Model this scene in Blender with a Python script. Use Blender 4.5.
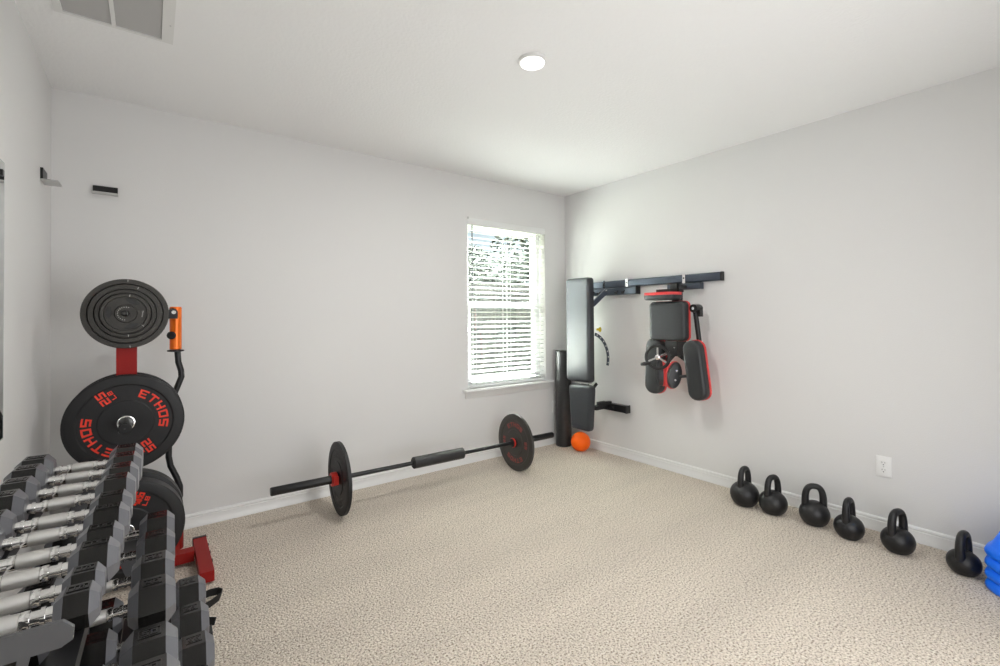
import bpy, bmesh, math, random
from mathutils import Vector, Matrix
random.seed(7)
for o in list(bpy.data.objects): bpy.data.objects.remove(o)
SC = bpy.context.scene
COL = SC.collection
PI = math.pi

# ------------------------------------------------------------------ camera
cd = bpy.data.cameras.new('camera'); cam = bpy.data.objects.new('camera', cd); COL.objects.link(cam)
cd.sensor_width = 36.0; cd.lens = 462.2/1000*36; cd.clip_start = .02; cd.clip_end = 300
cd.shift_y = -(333-312.44)/1000
yaw, pit, rol = .6463, .0113, -.0069
F = Vector((math.sin(yaw)*math.cos(pit), math.cos(yaw)*math.cos(pit), math.sin(pit)))
Rv = Vector((math.cos(yaw), -math.sin(yaw), 0)); Uv = Rv.cross(F)
R2 = Rv*math.cos(rol) + Uv*math.sin(rol); U2 = Uv*math.cos(rol) - Rv*math.sin(rol)
m = Matrix((R2, U2, -F)).transposed().to_4x4(); m.translation = (-3.3116, -3.3007, 1.2277)
cam.matrix_world = m
SC.camera = cam

# ------------------------------------------------------------------ world, lights, exposure
SC.view_settings.view_transform = 'Standard'; SC.view_settings.look = 'None'
SC.view_settings.gamma = 1; SC.view_settings.use_curve_mapping = False
SC.view_settings.exposure = 0.0
W = bpy.data.worlds.new('sky'); SC.world = W; W.use_nodes = True
bg = W.node_tree.nodes['Background']; bg.inputs[0].default_value = (.80, .89, 1.0, 1); bg.inputs[1].default_value = 1.0

def area(name, loc, rot, sx, sy, power, col=(1, 1, 1), portal=False):
    l = bpy.data.lights.new(name, 'AREA'); l.shape = 'RECTANGLE'; l.size = sx; l.size_y = sy; l.energy = power; l.color = col
    if portal: l.cycles.is_portal = True
    o = bpy.data.objects.new(name, l); COL.objects.link(o); o.location = loc; o.rotation_euler = rot
    return o
area('window_daylight_portal', (-.72, .20, 1.35), (-PI/2, 0, 0), 1.0, 1.6, 1, portal=True)
area('added_fill_light', (-1.95, -3.52, .95), (PI/2+.04, 0, 0), 1.9, 1.7, 34, (.98, .985, 1))  # added fill lamp, unseen behind the camera, to brighten the room
sun = bpy.data.lights.new('sun', 'SUN'); sun.energy = 700; sun.angle = math.radians(3); sun.color = (1, .98, .95)
so_ = bpy.data.objects.new('sun', sun); COL.objects.link(so_); so_.rotation_euler = Vector((-.35, -1, -1.12)).to_track_quat('-Z', 'Y').to_euler()

# ------------------------------------------------------------------ materials
def mat(name, col, rough=.5, metal=0, spec=.5, bump=None, noise=None, emit=None, coat=0):
    M = bpy.data.materials.new(name); M.use_nodes = True; nt = M.node_tree; b = nt.nodes['Principled BSDF']
    b.inputs['Base Color'].default_value = (*col, 1); b.inputs['Roughness'].default_value = rough
    b.inputs['Metallic'].default_value = metal; b.inputs['Specular IOR Level'].default_value = spec
    b.inputs['Coat Weight'].default_value = coat
    tc = nt.nodes.new('ShaderNodeTexCoord')
    if bump:
        sc, st = bump
        n = nt.nodes.new('ShaderNodeTexNoise'); n.inputs['Scale'].default_value = sc; n.inputs['Detail'].default_value = 3
        bp = nt.nodes.new('ShaderNodeBump'); bp.inputs['Strength'].default_value = st; bp.inputs['Distance'].default_value = .01
        nt.links.new(tc.outputs['Object'], n.inputs['Vector']); nt.links.new(n.outputs[0], bp.inputs['Height']); nt.links.new(bp.outputs[0], b.inputs['Normal'])
    if noise:
        sc, c2, lo, hi = noise
        n = nt.nodes.new('ShaderNodeTexNoise'); n.inputs['Scale'].default_value = sc; n.inputs['Detail'].default_value = 4
        r = nt.nodes.new('ShaderNodeValToRGB'); r.color_ramp.elements[0].position = lo; r.color_ramp.elements[1].position = hi
        r.color_ramp.elements[0].color = (*col, 1); r.color_ramp.elements[1].color = (*c2, 1)
        nt.links.new(tc.outputs['Object'], n.inputs['Vector']); nt.links.new(n.outputs[0], r.inputs[0]); nt.links.new(r.outputs[0], b.inputs['Base Color'])
    if emit:
        b.inputs['Emission Color'].default_value = (*emit[0], 1); b.inputs['Emission Strength'].default_value = emit[1]
    return M

def carpet_material():
    M = bpy.data.materials.new('beige_carpet'); M.use_nodes = True; nt = M.node_tree; b = nt.nodes['Principled BSDF']
    L = nt.links.new; N = nt.nodes.new
    tc = N('ShaderNodeTexCoord')
    n1 = N('ShaderNodeTexNoise'); n1.inputs['Scale'].default_value = 125; n1.inputs['Detail'].default_value = 5; n1.inputs['Roughness'].default_value = .65
    r1 = N('ShaderNodeValToRGB'); e = r1.color_ramp.elements
    e[0].position = .38; e[0].color = (.24, .18, .125, 1); e[1].position = .64; e[1].color = (.92, .85, .755, 1)
    k = r1.color_ramp.elements.new(.475); k.color = (.70, .61, .505, 1)
    n2 = N('ShaderNodeTexNoise'); n2.inputs['Scale'].default_value = 1.0; n2.inputs['Detail'].default_value = 3
    r2 = N('ShaderNodeMapRange'); r2.inputs[1].default_value = .3; r2.inputs[2].default_value = .7; r2.inputs[3].default_value = .98; r2.inputs[4].default_value = 1.09
    mx = N('ShaderNodeMix'); mx.data_type = 'RGBA'; mx.blend_type = 'MULTIPLY'; mx.inputs['Factor'].default_value = 1
    v = N('ShaderNodeTexVoronoi'); v.inputs['Scale'].default_value = 140
    ad = N('ShaderNodeMath'); ad.operation = 'SUBTRACT'
    bp = N('ShaderNodeBump'); bp.inputs['Strength'].default_value = .65; bp.inputs['Distance'].default_value = .012
    mp = N('ShaderNodeMapping'); mp.inputs['Rotation'].default_value[2] = .45; mp.inputs['Scale'].default_value = (.7, 4.5, 1)   # brushed pile tracks
    L(tc.outputs['Object'], mp.inputs[0]); L(mp.outputs[0], n2.inputs['Vector'])
    for n in (n1, v): L(tc.outputs['Object'], n.inputs['Vector'])
    L(n1.outputs[0], r1.inputs[0]); L(n2.outputs[0], r2.inputs[0])
    L(r1.outputs[0], mx.inputs['A']); L(r2.outputs[0], mx.inputs['B']); L(mx.outputs['Result'], b.inputs['Base Color'])
    L(n1.outputs[0], ad.inputs[0]); L(v.outputs['Distance'], ad.inputs[1]); L(ad.outputs[0], bp.inputs['Height']); L(bp.outputs[0], b.inputs['Normal'])
    b.inputs['Roughness'].default_value = 1; b.inputs['Specular IOR Level'].default_value = .05
    b.inputs['Sheen Weight'].default_value = .15
    return M

def glass_material():
    M = bpy.data.materials.new('window_glass'); M.use_nodes = True; nt = M.node_tree
    for n in list(nt.nodes): nt.nodes.remove(n)
    o = nt.nodes.new('ShaderNodeOutputMaterial'); t = nt.nodes.new('ShaderNodeBsdfTransparent'); g = nt.nodes.new('ShaderNodeBsdfGlossy')
    mx = nt.nodes.new('ShaderNodeMixShader'); t.inputs[0].default_value = (.93, .97, .96, 1); g.inputs['Roughness'].default_value = .02
    mx.inputs[0].default_value = .06
    nt.links.new(t.outputs[0], mx.inputs[1]); nt.links.new(g.outputs[0], mx.inputs[2]); nt.links.new(mx.outputs[0], o.inputs[0])
    return M

MW = mat('painted_wall', (.76, .755, .745), .75, bump=(160, .10), spec=.25)
MC = mat('ceiling_paint', (.90, .90, .895), .9, bump=(70, .22), spec=.15)
MT = mat('white_trim', (.82, .82, .81), .35)
MCAR = carpet_material()
MG = glass_material()
MVIN = mat('white_vinyl', (.85, .86, .86), .35)
MSLAT = mat('blind_slat_white', (.84, .85, .84), .4)
MCORD = mat('blind_cord', (.62, .63, .63), .7)
MWAND = mat('clear_grey_wand', (.16, .17, .18), .3)
MVENT = mat('vent_white', (.78, .78, .76), .4)
MVENTD = mat('vent_louver_grey', (.46, .455, .44), .6)
MDARK = mat('dark_cavity', (.06, .06, .06), .9)
MRUB = mat('black_rubber', (.020, .020, .020), .48, bump=(300, .05))
MRUBG = mat('bumper_rubber', (.012, .012, .013), .5, spec=.4)
MHEX = mat('hex_head_rubber', (.010, .0095, .009), .13, spec=.5)
MBEV = mat('grey_urethane_end', (.135, .137, .150), .28)
MPLQ = mat('number_relief', (.013, .013, .013), .22, spec=.8)
MCHR = mat('chrome', (.86, .86, .85), .12, 1)
MKNU = mat('knurled_steel', (.74, .73, .71), .38, 1, bump=(900, .25))
MIRON = mat('grey_iron', (.050, .047, .042), .5, .3, bump=(120, .12))
MWHT = mat('white_relief_print', (.55, .54, .52), .6)
MREDP = mat('red_powder_coat', (.27, .008, .006), .5, spec=.25)
MRED = mat('red_lettering', (.78, .035, .012), .5)
MREDC = mat('red_collar_plastic', (.62, .03, .02), .35)
MREDV = mat('red_vinyl_board', (.72, .05, .05), .4)
MDIM = mat('dark_embossed_lettering', (.030, .028, .027), .5)
MDRED = mat('faded_red_lettering', (.30, .05, .045), .6)
MBLK = mat('black_satin_metal', (.013, .013, .014), .36, .2)
MGUN = mat('gunmetal_paint', (.065, .080, .105), .32, .45)
MRACK = mat('grey_rack_paint', (.115, .116, .12), .42, .3)
MPAD = mat('black_leatherette', (.028, .031, .036), .33, bump=(40, .05), spec=.5)
MPAD2 = mat('charcoal_leatherette', (.022, .024, .026), .42, bump=(60, .06))
MFOAM = mat('black_foam', (.020, .020, .021), .42, bump=(180, .08))
MORB = mat('orange_ball_vinyl', (.98, .13, .004), .42, spec=.25)
MORS = mat('orange_anodised', (.86, .17, .010), .28, .35)
MYEL = mat('yellow_plastic', (.72, .56, .02), .4)
MKET = mat('cast_iron_black', (.011, .011, .012), .40, .1, bump=(110, .10))
MBLUE = mat('blue_plastic', (.002, .16, .92), .36, spec=.35)
MMIR = mat('mirror_silver', (.88, .90, .89), .02, 1)
MEDGE = mat('mirror_polished_edge', (.75, .80, .78), .2)
MPLATE = mat('outlet_white_plastic', (.86, .86, .85), .3)
MSLOT = mat('outlet_slot_dark', (.06, .06, .06), .6)
MLAMP = mat('lamp_diffuser', (.9, .9, .88), .4, emit=((1, .97, .92), 3))
MSILV = mat('brushed_aluminium', (.55, .55, .54), .35, .9)
MLAWN = mat('dry_lawn', (.055, .06, .04), .95, noise=(3, (.085, .085, .06), .35, .7), spec=.05)
MFEN = mat('weathered_grey_fence', (.044, .046, .045), .95, noise=(9, (.072, .070, .066), .35, .7), spec=.05)
MLEAF = mat('tree_leaf_green', (.004, .008, .004), .95, noise=(2, (.008, .014, .006), .35, .7), spec=.03)
MBARK = mat('tree_bark', (.05, .04, .032), .9)
MSTRAP = mat('black_webbing', (.010, .010, .010), .6)
MHALL = mat('hall_paint', (.70, .69, .675), .8)

# ------------------------------------------------------------------ mesh helpers
def V(*a): return Vector(a)
def frame(axis, up=None):
    n = Vector(axis).normalized()
    up = Vector(up) if up else (V(0, 0, 1) if abs(n.z) < .9 else V(1, 0, 0))
    u = up.cross(n).normalized(); v = n.cross(u).normalized()
    return u, v, n
def loft(bm, rings, closed=True, cap0=True, cap1=True):
    vs = [[bm.verts.new(p) for p in r] for r in rings]
    k = len(vs[0])
    for a, b in zip(vs, vs[1:]):
        for i in range(k if closed else k-1):
            j = (i+1) % k
            bm.faces.new((a[i], a[j], b[j], b[i]))
    if cap0: bm.faces.new(list(reversed(vs[0])))
    if cap1: bm.faces.new(vs[-1])
    return vs
def box(bm, lo, hi):
    x0, y0, z0 = lo; x1, y1, z1 = hi
    loft(bm, [[V(x0, y0, z0), V(x1, y0, z0), V(x1, y1, z0), V(x0, y1, z0)], [V(x0, y0, z1), V(x1, y0, z1), V(x1, y1, z1), V(x0, y1, z1)]])
def cyl(bm, p0, p1, r0, r1=None, seg=20):
    p0, p1 = Vector(p0), Vector(p1); r1 = r0 if r1 is None else r1
    u, v, n = frame(p1-p0)
    loft(bm, [[p+(u*math.cos(2*PI*i/seg)+v*math.sin(2*PI*i/seg))*r for i in range(seg)] for p, r in ((p0, r0), (p1, r1))])
def lathe(bm, prof, o, axis, seg=32, caps=True):
    """prof: (distance along axis, radius); radius 0 not needed, ends are capped"""
    o = Vector(o); u, v, n = frame(axis)
    loft(bm, [[o+n*d+(u*math.cos(2*PI*i/seg)+v*math.sin(2*PI*i/seg))*r for i in range(seg)] for d, r in prof], cap0=caps, cap1=caps)
def tube(bm, pts, r, seg=10, closed=False, flat=None):
    pts = [Vector(p) for p in pts]; rings = []
    n = len(pts); u = None
    for i, p in enumerate(pts):
        a = pts[(i-1) % n] if (closed or i) else p; b = pts[(i+1) % n] if (closed or i < n-1) else p
        t = (b-a).normalized()
        if u is None: u, v, _ = frame(t)
        else:
            u = (u - t*u.dot(t)).normalized(); v = t.cross(u)
        rr = r[i] if isinstance(r, (list, tuple)) else r
        fu, fv = (rr, rr) if flat is None else flat
        rings.append([p+u*math.cos(2*PI*k/seg)*fu+v*math.sin(2*PI*k/seg)*fv for k in range(seg)])
    if closed: rings.append(rings[0])
    loft(bm, rings, cap0=not closed, cap1=not closed)
    if closed: bmesh.ops.remove_doubles(bm, verts=bm.verts, dist=1e-6)
def beam(bm, p0, p1, w, h, up=(0, 0, 1)):
    """rectangular bar: w across, h along up"""
    p0, p1 = Vector(p0), Vector(p1); n = (p1-p0).normalized(); s = n.cross(Vector(up)).normalized(); q = s.cross(n)
    R = lambda p: [p+s*w/2*a+q*h/2*b for a, b in ((-1, -1), (1, -1), (1, 1), (-1, 1))]
    loft(bm, [R(p0), R(p1)])
def prism(bm, poly, d0, d1, fn):
    """poly in 2-d, fn(a,b,d)->point"""
    loft(bm, [[Vector(fn(a, b, d0)) for a, b in poly], [Vector(fn(a, b, d1)) for a, b in poly]])
def rrect(w, h, r, k=5, taper=1.0):
    pts = []
    for cx, cy, a0 in ((w/2-r, h/2-r, 0), (-w/2+r, h/2-r, PI/2), (-w/2+r, -h/2+r, PI), (w/2-r, -h/2+r, 1.5*PI)):
        for i in range(k+1):
            a = a0+PI/2*i/k; pts.append((cx+r*math.cos(a), cy+r*math.sin(a)))
    return [(x*(1+(taper-1)*(.5-y/h)), y) for x, y in pts]
def cushion(bm, o, u, v, n, w, h, t, r, taper=1.0, soft=None):
    """padded slab: face w x h spanned by u,v, rising from o along n by t with rolled edges"""
    o, u, v, n = map(Vector, (o, u, v, n)); soft = soft or t*.45
    prof = [(0, 0), (0, t-soft)] + [(soft*(1-math.cos(a)), t-soft+soft*math.sin(a)) for a in (PI/8, PI/4, 3*PI/8, PI/2)] + [(soft*1.6, t*1.015)]
    rings = []
    for ins, d in prof:
        rr = max(r-ins, .004)
        rings.append([o+u*a+v*b+n*d for a, b in rrect(w-2*ins, h-2*ins, rr, 5, taper)])
    loft(bm, rings)
# block letters as unit-cell rectangles (x0,y0,x1,y1), cell 0..1 x 0..1
_T, _M, _B = (0, .8, 1, 1), (0, .4, 1, .6), (0, 0, 1, .2)
_LU, _LD, _RU, _RD = (0, .6, .24, .8), (0, .2, .24, .4), (.76, .6, 1, .8), (.76, .2, 1, .4)
_LM, _RM = (0, .4, .24, .6), (.76, .4, 1, .6)
GL = {'E': [_T, (0, .42, .85, .58), _B, (0, .2, .24, .42), (0, .58, .24, .8)], 'T': [_T, (.38, 0, .62, .8)], 'H': [(0, 0, .24, 1), (.76, 0, 1, 1), (.24, .4, .76, .6)],
      'O': [_T, _B, (0, .2, .24, .8), (.76, .2, 1, .8)], 'S': [_T, _M, _B, _LU, _RD], '5': [_T, _M, _B, _LU, _RD], '2': [_T, _M, _B, _RU, _LD],
      '4': [(0, .4, .24, 1), (.24, .3, .76, .5), (.76, 0, 1, 1)], 'L': [_B, (0, .2, .24, 1)], 'B': [_T, _M, _B, (0, .2, .24, .4), (0, .6, .24, .8), _RU, _RD],
      '0': [_T, _B, (0, .2, .24, .8), (.76, .2, 1, .8)], '1': [(.38, 0, .62, 1)], '3': [_T, _M, _B, _RU, _RD], '8': [_T, _M, _B, _LU, _LD, _RU, _RD]}
def letters(bm, text, fn, cw, ch, gap, nsub=3):
    """fn(x,y,lift)->point; lays text out along x from 0"""
    x = 0
    for c in text:
        for x0, y0, x1, y1 in GL.get(c, []):
            for i in range(nsub):
                a, b = x+cw*(x0+(x1-x0)*i/nsub), x+cw*(x0+(x1-x0)*(i+1)/nsub)
                q = [(a, y0*ch), (b, y0*ch), (b, y1*ch), (a, y1*ch)]
                bot = [bm.verts.new(fn(*p, 0)) for p in q]; top = [bm.verts.new(fn(*p, 1)) for p in q]
                bm.faces.new(top)
                for k in range(4): bm.faces.new((bot[k], bot[(k+1) % 4], top[(k+1) % 4], top[k]))
        x += cw+gap
    return x-gap

OFF = {}
def obj(name, bm, m, parent=None, smooth=35, **props):
    bmesh.ops.recalc_face_normals(bm, faces=bm.faces)
    if parent is not None and OFF.get(parent.name): bmesh.ops.translate(bm, vec=-OFF[parent.name], verts=bm.verts)
    me = bpy.data.meshes.new(name); bm.to_mesh(me); bm.free(); me.materials.append(m)
    if smooth:
        for p in me.polygons: p.use_smooth = True
        me.set_sharp_from_angle(angle=math.radians(smooth))
    o = bpy.data.objects.new(name, me); COL.objects.link(o)
    if parent is not None:
        o.parent = parent
        if OFF.get(parent.name): OFF[o.name] = OFF[parent.name]
    for k, v in props.items(): o[k] = v
    return o
def B(fn, *a, **k):
    bm = bmesh.new(); fn(bm, *a, **k); return bm
def thing(name, label, cat, loc=(0, 0, 0), rotz=0, group=None, world=True):
    """an Empty at the thing's base; world=True: children are authored in world coordinates"""
    o = bpy.data.objects.new(name, None); COL.objects.link(o); o.empty_display_size = .05
    o.location = loc; o.rotation_euler = (0, 0, rotz); o['label'] = label; o['category'] = cat
    if group: o['group'] = group
    if world: OFF[o.name] = Vector(loc)
    return o
def tag(o, label, cat, group=None):
    o['label'] = label; o['category'] = cat
    if group: o['group'] = group
    return o
def struct(name, bm, m, parent=None, smooth=35):
    o = obj(name, bm, m, parent, smooth)
    if parent is None: o['kind'] = 'structure'
    return o
def dup(root, loc, rotz=0, label=None):
    r = root.copy(); COL.objects.link(r); r.location = loc; r.rotation_euler = (0, 0, rotz)
    if label: r['label'] = label
    for ch in list(root.children):
        c = ch.copy(); COL.objects.link(c); c.parent = r
        for g in list(ch.children):
            d = g.copy(); COL.objects.link(d); d.parent = c
    return r

# ================================================================== the room
XL, YF, H = -3.727, -3.56, 2.44
WX0, WX1, WZ0, WZ1 = -1.165, -.272, .625, 2.085        # window opening in the back wall
def wall_with_hole(lo, hi, hx0, hx1, hz0, hz1):
    bm = bmesh.new()
    x0, y0, z0 = lo; x1, y1, z1 = hi
    xs = [x0, hx0, hx1, x1]; zs = [z0, hz0, hz1, z1]
    g = {}
    for k, y in enumerate((y0, y1)):
        for i, x in enumerate(xs):
            for j, z in enumerate(zs): g[i, j, k] = bm.verts.new((x, y, z))
    for i in range(3):
        for j in range(3):
            if (i, j) == (1, 1): continue
            for k in (0, 1): bm.faces.new((g[i, j, k], g[i+1, j, k], g[i+1, j+1, k], g[i, j+1, k]))
    def q(a, b): bm.faces.new((g[(*a, 0)], g[(*b, 0)], g[(*b, 1)], g[(*a, 1)]))
    for a, b in (((1, 1), (2, 1)), ((2, 1), (2, 2)), ((2, 2), (1, 2)), ((1, 2), (1, 1))): q(a, b)
    for i in range(3): q((i, 0), (i+1, 0)); q((i, 3), (i+1, 3)); q((0, i), (0, i+1)); q((3, i), (3, i+1))
    return bm
struct('floor', B(box, (XL-.15, YF-1.4, -.12), (.15, .15, 0)), MCAR, smooth=0)
struct('ceiling', B(box, (XL-.15, YF-1.4, H), (.15, .15, H+.1)), MC, smooth=0)
struct('wall_back', wall_with_hole((XL-.15, 0, 0), (.15, .15, H), WX0, WX1, WZ0, WZ1), MW, smooth=0)
struct('wall_right', B(box, (0, YF-.1, 0), (.15, 0, H)), MW, smooth=0)
struct('wall_left', B(box, (XL-.15, YF-.1, 0), (XL, 0, H)), MW, smooth=0)
DX0, DX1 = -2.88, -.82  # opening in the unseen wall, placed to suit the added fill lamp
struct('wall_front', wall_with_hole((XL, YF-.1, -.001), (0, YF, H), DX0, DX1, 0, 2.28), MW, smooth=0)
# the hall beyond the wide opening behind the camera
struct('wall_hall', B(box, (XL-.15, YF-1.4, 0), (.15, YF-1.3, H)), MHALL, smooth=0)
struct('wall_hall_end', B(box, (XL-.15, YF-1.3, 0), (XL-.05, YF-.1, H)), MHALL, smooth=0)
struct('wall_hall_side', B(box, (.05, YF-1.3, 0), (.15, YF-.1, H)), MHALL, smooth=0)
# baseboards with a bead on top and a small shoe
BP = [(0, 0), (.018, 0), (.018, .012), (.013, .02), (.013, .058), (.010, .062), (.013, .068), (.011, .076), (.004, .081), (0, .081)]
struct('baseboard_back', B(prism, BP, XL, 0, lambda a, b, d: (d, -a, b)), MT)
struct('baseboard_right', B(prism, BP, YF, -.018, lambda a, b, d: (-a, d, b)), MT)
struct('baseboard_left', B(prism, BP, YF, -.018, lambda a, b, d: (XL+a, d, b)), MT)

# ------------------------------------------------------------------ window
wy0, wy1 = .085, .135
win = bpy.data.objects.new('window_1', None); COL.objects.link(win); win.location = ((WX0+WX1)/2, 0, WZ0); win['kind'] = 'structure'; OFF['window_1'] = Vector(win.location)
zm = 1.345
fr = .045
def ring_frame(bm, x0, x1, z0, z1, w, ya, yb):
    o = [(x0, z0), (x1, z0), (x1, z1), (x0, z1)]; i = [(x0+w, z0+w), (x1-w, z0+w), (x1-w, z1-w), (x0+w, z1-w)]
    vo = [[bm.verts.new((x, y, z)) for x, z in p] for p, y in ((o, ya), (i, ya), (i, yb), (o, yb))]
    for a in range(4):
        for k in range(4): bm.faces.new((vo[a][k], vo[a][(k+1) % 4], vo[(a+1) % 4][(k+1) % 4], vo[(a+1) % 4][k]))
obj('window_frame', B(ring_frame, WX0, WX1, WZ0, WZ1, fr, wy0, .145), MVIN, win)
up = obj('upper_sash', B(ring_frame, WX0+fr, WX1-fr, zm-.02, WZ1-fr, .035, wy0+.028, wy0+.05), MVIN, win)
obj('pane', B(box, (WX0+fr+.034, wy0+.037, zm+.014), (WX1-fr-.034, wy0+.041, WZ1-fr-.034)), MG, up, smooth=0)
lw = obj('lower_sash', B(ring_frame, WX0+fr, WX1-fr, WZ0+fr, zm+.025, .042, wy0+.002, wy0+.026), MVIN, win)
obj('pane', B(box, (WX0+fr+.041, wy0+.011, WZ0+fr+.041), (WX1-fr-.041, wy0+.015, zm-.016)), MG, lw, smooth=0)
bm = bmesh.new(); box(bm, (-.745, wy0-.012, zm+.012), (-.685, wy0+.001, zm+.024)); obj('sash_lock', bm, MVIN, win)
SP = [(-.085, 0), (.05, 0), (.055, -.005), (.055, -.017), (.05, -.022), (-.085, -.022)]
obj('window_sill', B(prism, [(a if a > 0 else a, b) for a, b in SP], WX0-.055, WX1+.06, lambda a, b, d: (d, -a if a > 0 else (0.0 if (d < WX0 or d > WX1) else -a), WZ0-.003+b)), MT, win)
struct_sill = obj('sill_board', B(box, (WX0+.002, 0, WZ0-.02), (WX1-.002, .084, WZ0+.001)), MT, win, smooth=0)
AP = [(0, 0), (.030, 0), (.022, -.018), (.016, -.040), (.010, -.055), (0, -.055)]
obj('window_apron', B(prism, AP, WX0-.03, WX1+.035, lambda a, b, d: (d, -a, WZ0-.025+b)), MT, win)

bl = thing('window_blind', 'white horizontal slat blind lowered across the window with slats open', 'blind', ((WX0+WX1)/2, .04, WZ0))
x0, x1 = WX0+.006, WX1-.006
obj('headrail', B(box, (x0, .012, WZ1-.05), (x1, .068, WZ1-.003)), MSLAT, bl)
obj('valance', B(prism, [(0, 0), (.010, .004), (.012, .05), (.008, .058), (0, .06)], x0-.004, x1+.004, lambda a, b, d: (d, .008-a, WZ1-.058+b)), MSLAT, bl)
NS = 32; zt, zb = WZ1-.072, WZ0+.045
sl = None
tilt = math.radians(6)
for i in range(NS):
    z = zt+(zb-zt)*i/(NS-1)
    if sl is None:
        bm = bmesh.new()
        poly = [(-.0245, -.0012), (-.012, .0006), (0, .0012), (.012, .0006), (.0245, -.0012), (.0245, .0012), (.012, .003), (0, .0036), (-.012, .003), (-.0245, .0012)]
        c, s_ = math.cos(tilt), math.sin(tilt)
        prism(bm, poly, x0, x1, lambda a, b, d: (d, .040+a*c-b*s_, a*s_+b))
        sl = obj('slat', bm, MSLAT, bl); sl.location.z = z; s0 = sl
    else:
        k = s0.copy(); COL.objects.link(k); k.parent = bl; k.location.z = z
obj('bottom_rail', B(box, (x0, .016, WZ0+.004), (x1, .064, WZ0+.024)), MSLAT, bl)
for x in (x0+.09, (x0+x1)/2-.02, (x0+x1)/2+.03, x1-.09):
    for y in (.0145, .0655): obj('ladder_cord', B(cyl, (x, y, WZ0+.02), (x, y, WZ1-.05), .0011, seg=6), MCORD, bl)
obj('tilt_wand', B(cyl, (x0+.045, .004, WZ1-.70), (x0+.045, .004, WZ1-.06), .0045, seg=8), MWAND, bl)
bm = bmesh.new(); tube(bm, [(x1-.05, .004, WZ1-.06), (x1-.05, .003, 1.55), (x1-.052, .003, 1.32)], .0015, 6); obj('lift_cord', bm, MCORD, bl)
for z in (1.55, 1.31, 1.87): obj('cord_tassel', B(lathe, [(0, .003), (.01, .006), (.03, .004)], (x1-.05, .003, z), (0, 0, -1), 10), MCORD, bl)
bk = obj('mounting_bracket', B(box, (x0-.005, -.006, WZ1-.012), (x0+.008, .006, WZ1+.006)), MSILV, bl)

# ------------------------------------------------------------------ ceiling fixtures
vt = thing('ceiling_vent', 'white louvred return air grille in the ceiling with a centre bar', 'vent', (-3.425, -1.2, H))
vx0, vx1, vy0, vy1 = -3.614, -3.238, -1.56, -.846
for nm, (a, b, c, d) in (('frame_rail', (vx0, vx1, vy0, vy0+.028)), ('frame_rail', (vx0, vx1, vy1-.016, vy1)), ('frame_stile', (vx0, vx0+.026, vy0+.028, vy1-.016)), ('frame_stile', (vx1-.040, vx1, vy0+.028, vy1-.016)), ('centre_bar', (-3.442, -3.428, vy0+.028, vy1-.016))):
    obj(nm, B(box, (a, c, H-.012), (b, d, H-.0005)), MVENT, vt)
for a, b in ((vx0+.026, -3.442), (-3.428, vx1-.040)):
    bm = bmesh.new(); y = vy0+.03
    while y < vy1-.02:
        prism(bm, [(0, -.0010), (.0075, -.0090), (.0085, -.0084), (.001, -.0002)], a, b, lambda p, q, d: (d, y+p, H+q)); y += .0098
    o = obj('louver_bank', bm, MVENTD, vt, smooth=0); o['kind'] = 'stuff'
obj('screw', B(cyl, (vx1-.013, -1.0, H-.0135), (vx1-.013, -1.0, H-.011), .003, seg=8), MSILV, vt)

lp = thing('ceiling_light', 'small round white dome light in the middle of the ceiling', 'light', (-1.88, -1.67, H))
obj('lamp_base', B(lathe, [(0, .066), (.010, .066), (.014, .06)], (-1.88, -1.67, H), (0, 0, -1), 32), MVENT, lp)
obj('lamp_diffuser', B(lathe, [(.012, .058), (.020, .054), (.027, .042), (.031, .024), (.032, .006)], (-1.88, -1.67, H), (0, 0, -1), 32), MLAMP, lp)
ll = bpy.data.lights.new('ceiling_lamp_glow', 'AREA'); ll.shape = 'DISK'; ll.size = .11; ll.energy = 15; ll.color = (1, .985, .96)
lo_ = bpy.data.objects.new('ceiling_lamp_glow', ll); COL.objects.link(lo_); lo_.parent = lp; lo_.location = (0, 0, -.036)

# ------------------------------------------------------------------ wall pieces
b1 = thing('wall_bracket', 'black and silver ledge bracket on the window wall above the plate tree', 'bracket', (-3.512, 0, 1.91), group='small black wall ledges')
obj('back_plate', B(box, (-3.564, -.010, 1.916), (-3.460, -.0005, 1.956)), MBLK, b1)
obj('ledge', B(box, (-3.566, -.055, 1.910), (-3.458, -.0005, 1.916)), MSILV, b1)
b2 = thing('wall_bracket', 'black and silver ledge bracket on the side wall beside the corner', 'bracket', (XL, -.24, 1.90), group='small black wall ledges')
obj('back_plate', B(box, (XL+.0005, -.296, 1.893), (XL+.010, -.186, 1.945)), MBLK, b2)
obj('ledge', B(box, (XL+.0005, -.298, 1.887), (XL+.062, -.184, 1.893)), MSILV, b2)

mi = thing('wall_mirror', 'frameless wall mirror above the dumbbell rack', 'mirror', (XL, -1.6, .82))
obj('glass', B(box, (XL+.0005, -2.35, .825), (XL+.007, -.990, 1.772)), MMIR, mi, smooth=0)
for z0_, z1_ in ((.820, .825), (1.772, 1.777)): obj('polished_edge', B(box, (XL+.0005, -2.355, z0_), (XL+.007, -.985, z1_)), MEDGE, mi, smooth=0)
obj('polished_edge', B(box, (XL+.0005, -.990, .825), (XL+.007, -.985, 1.772)), MEDGE, mi, smooth=0)
for y in (-1.02, -2.3):
    for z in (1.735,): obj('clip', B(box, (XL+.0005, y-.012, z-.010), (XL+.011, y+.012, z+.010)), MBLK, mi)

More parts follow.
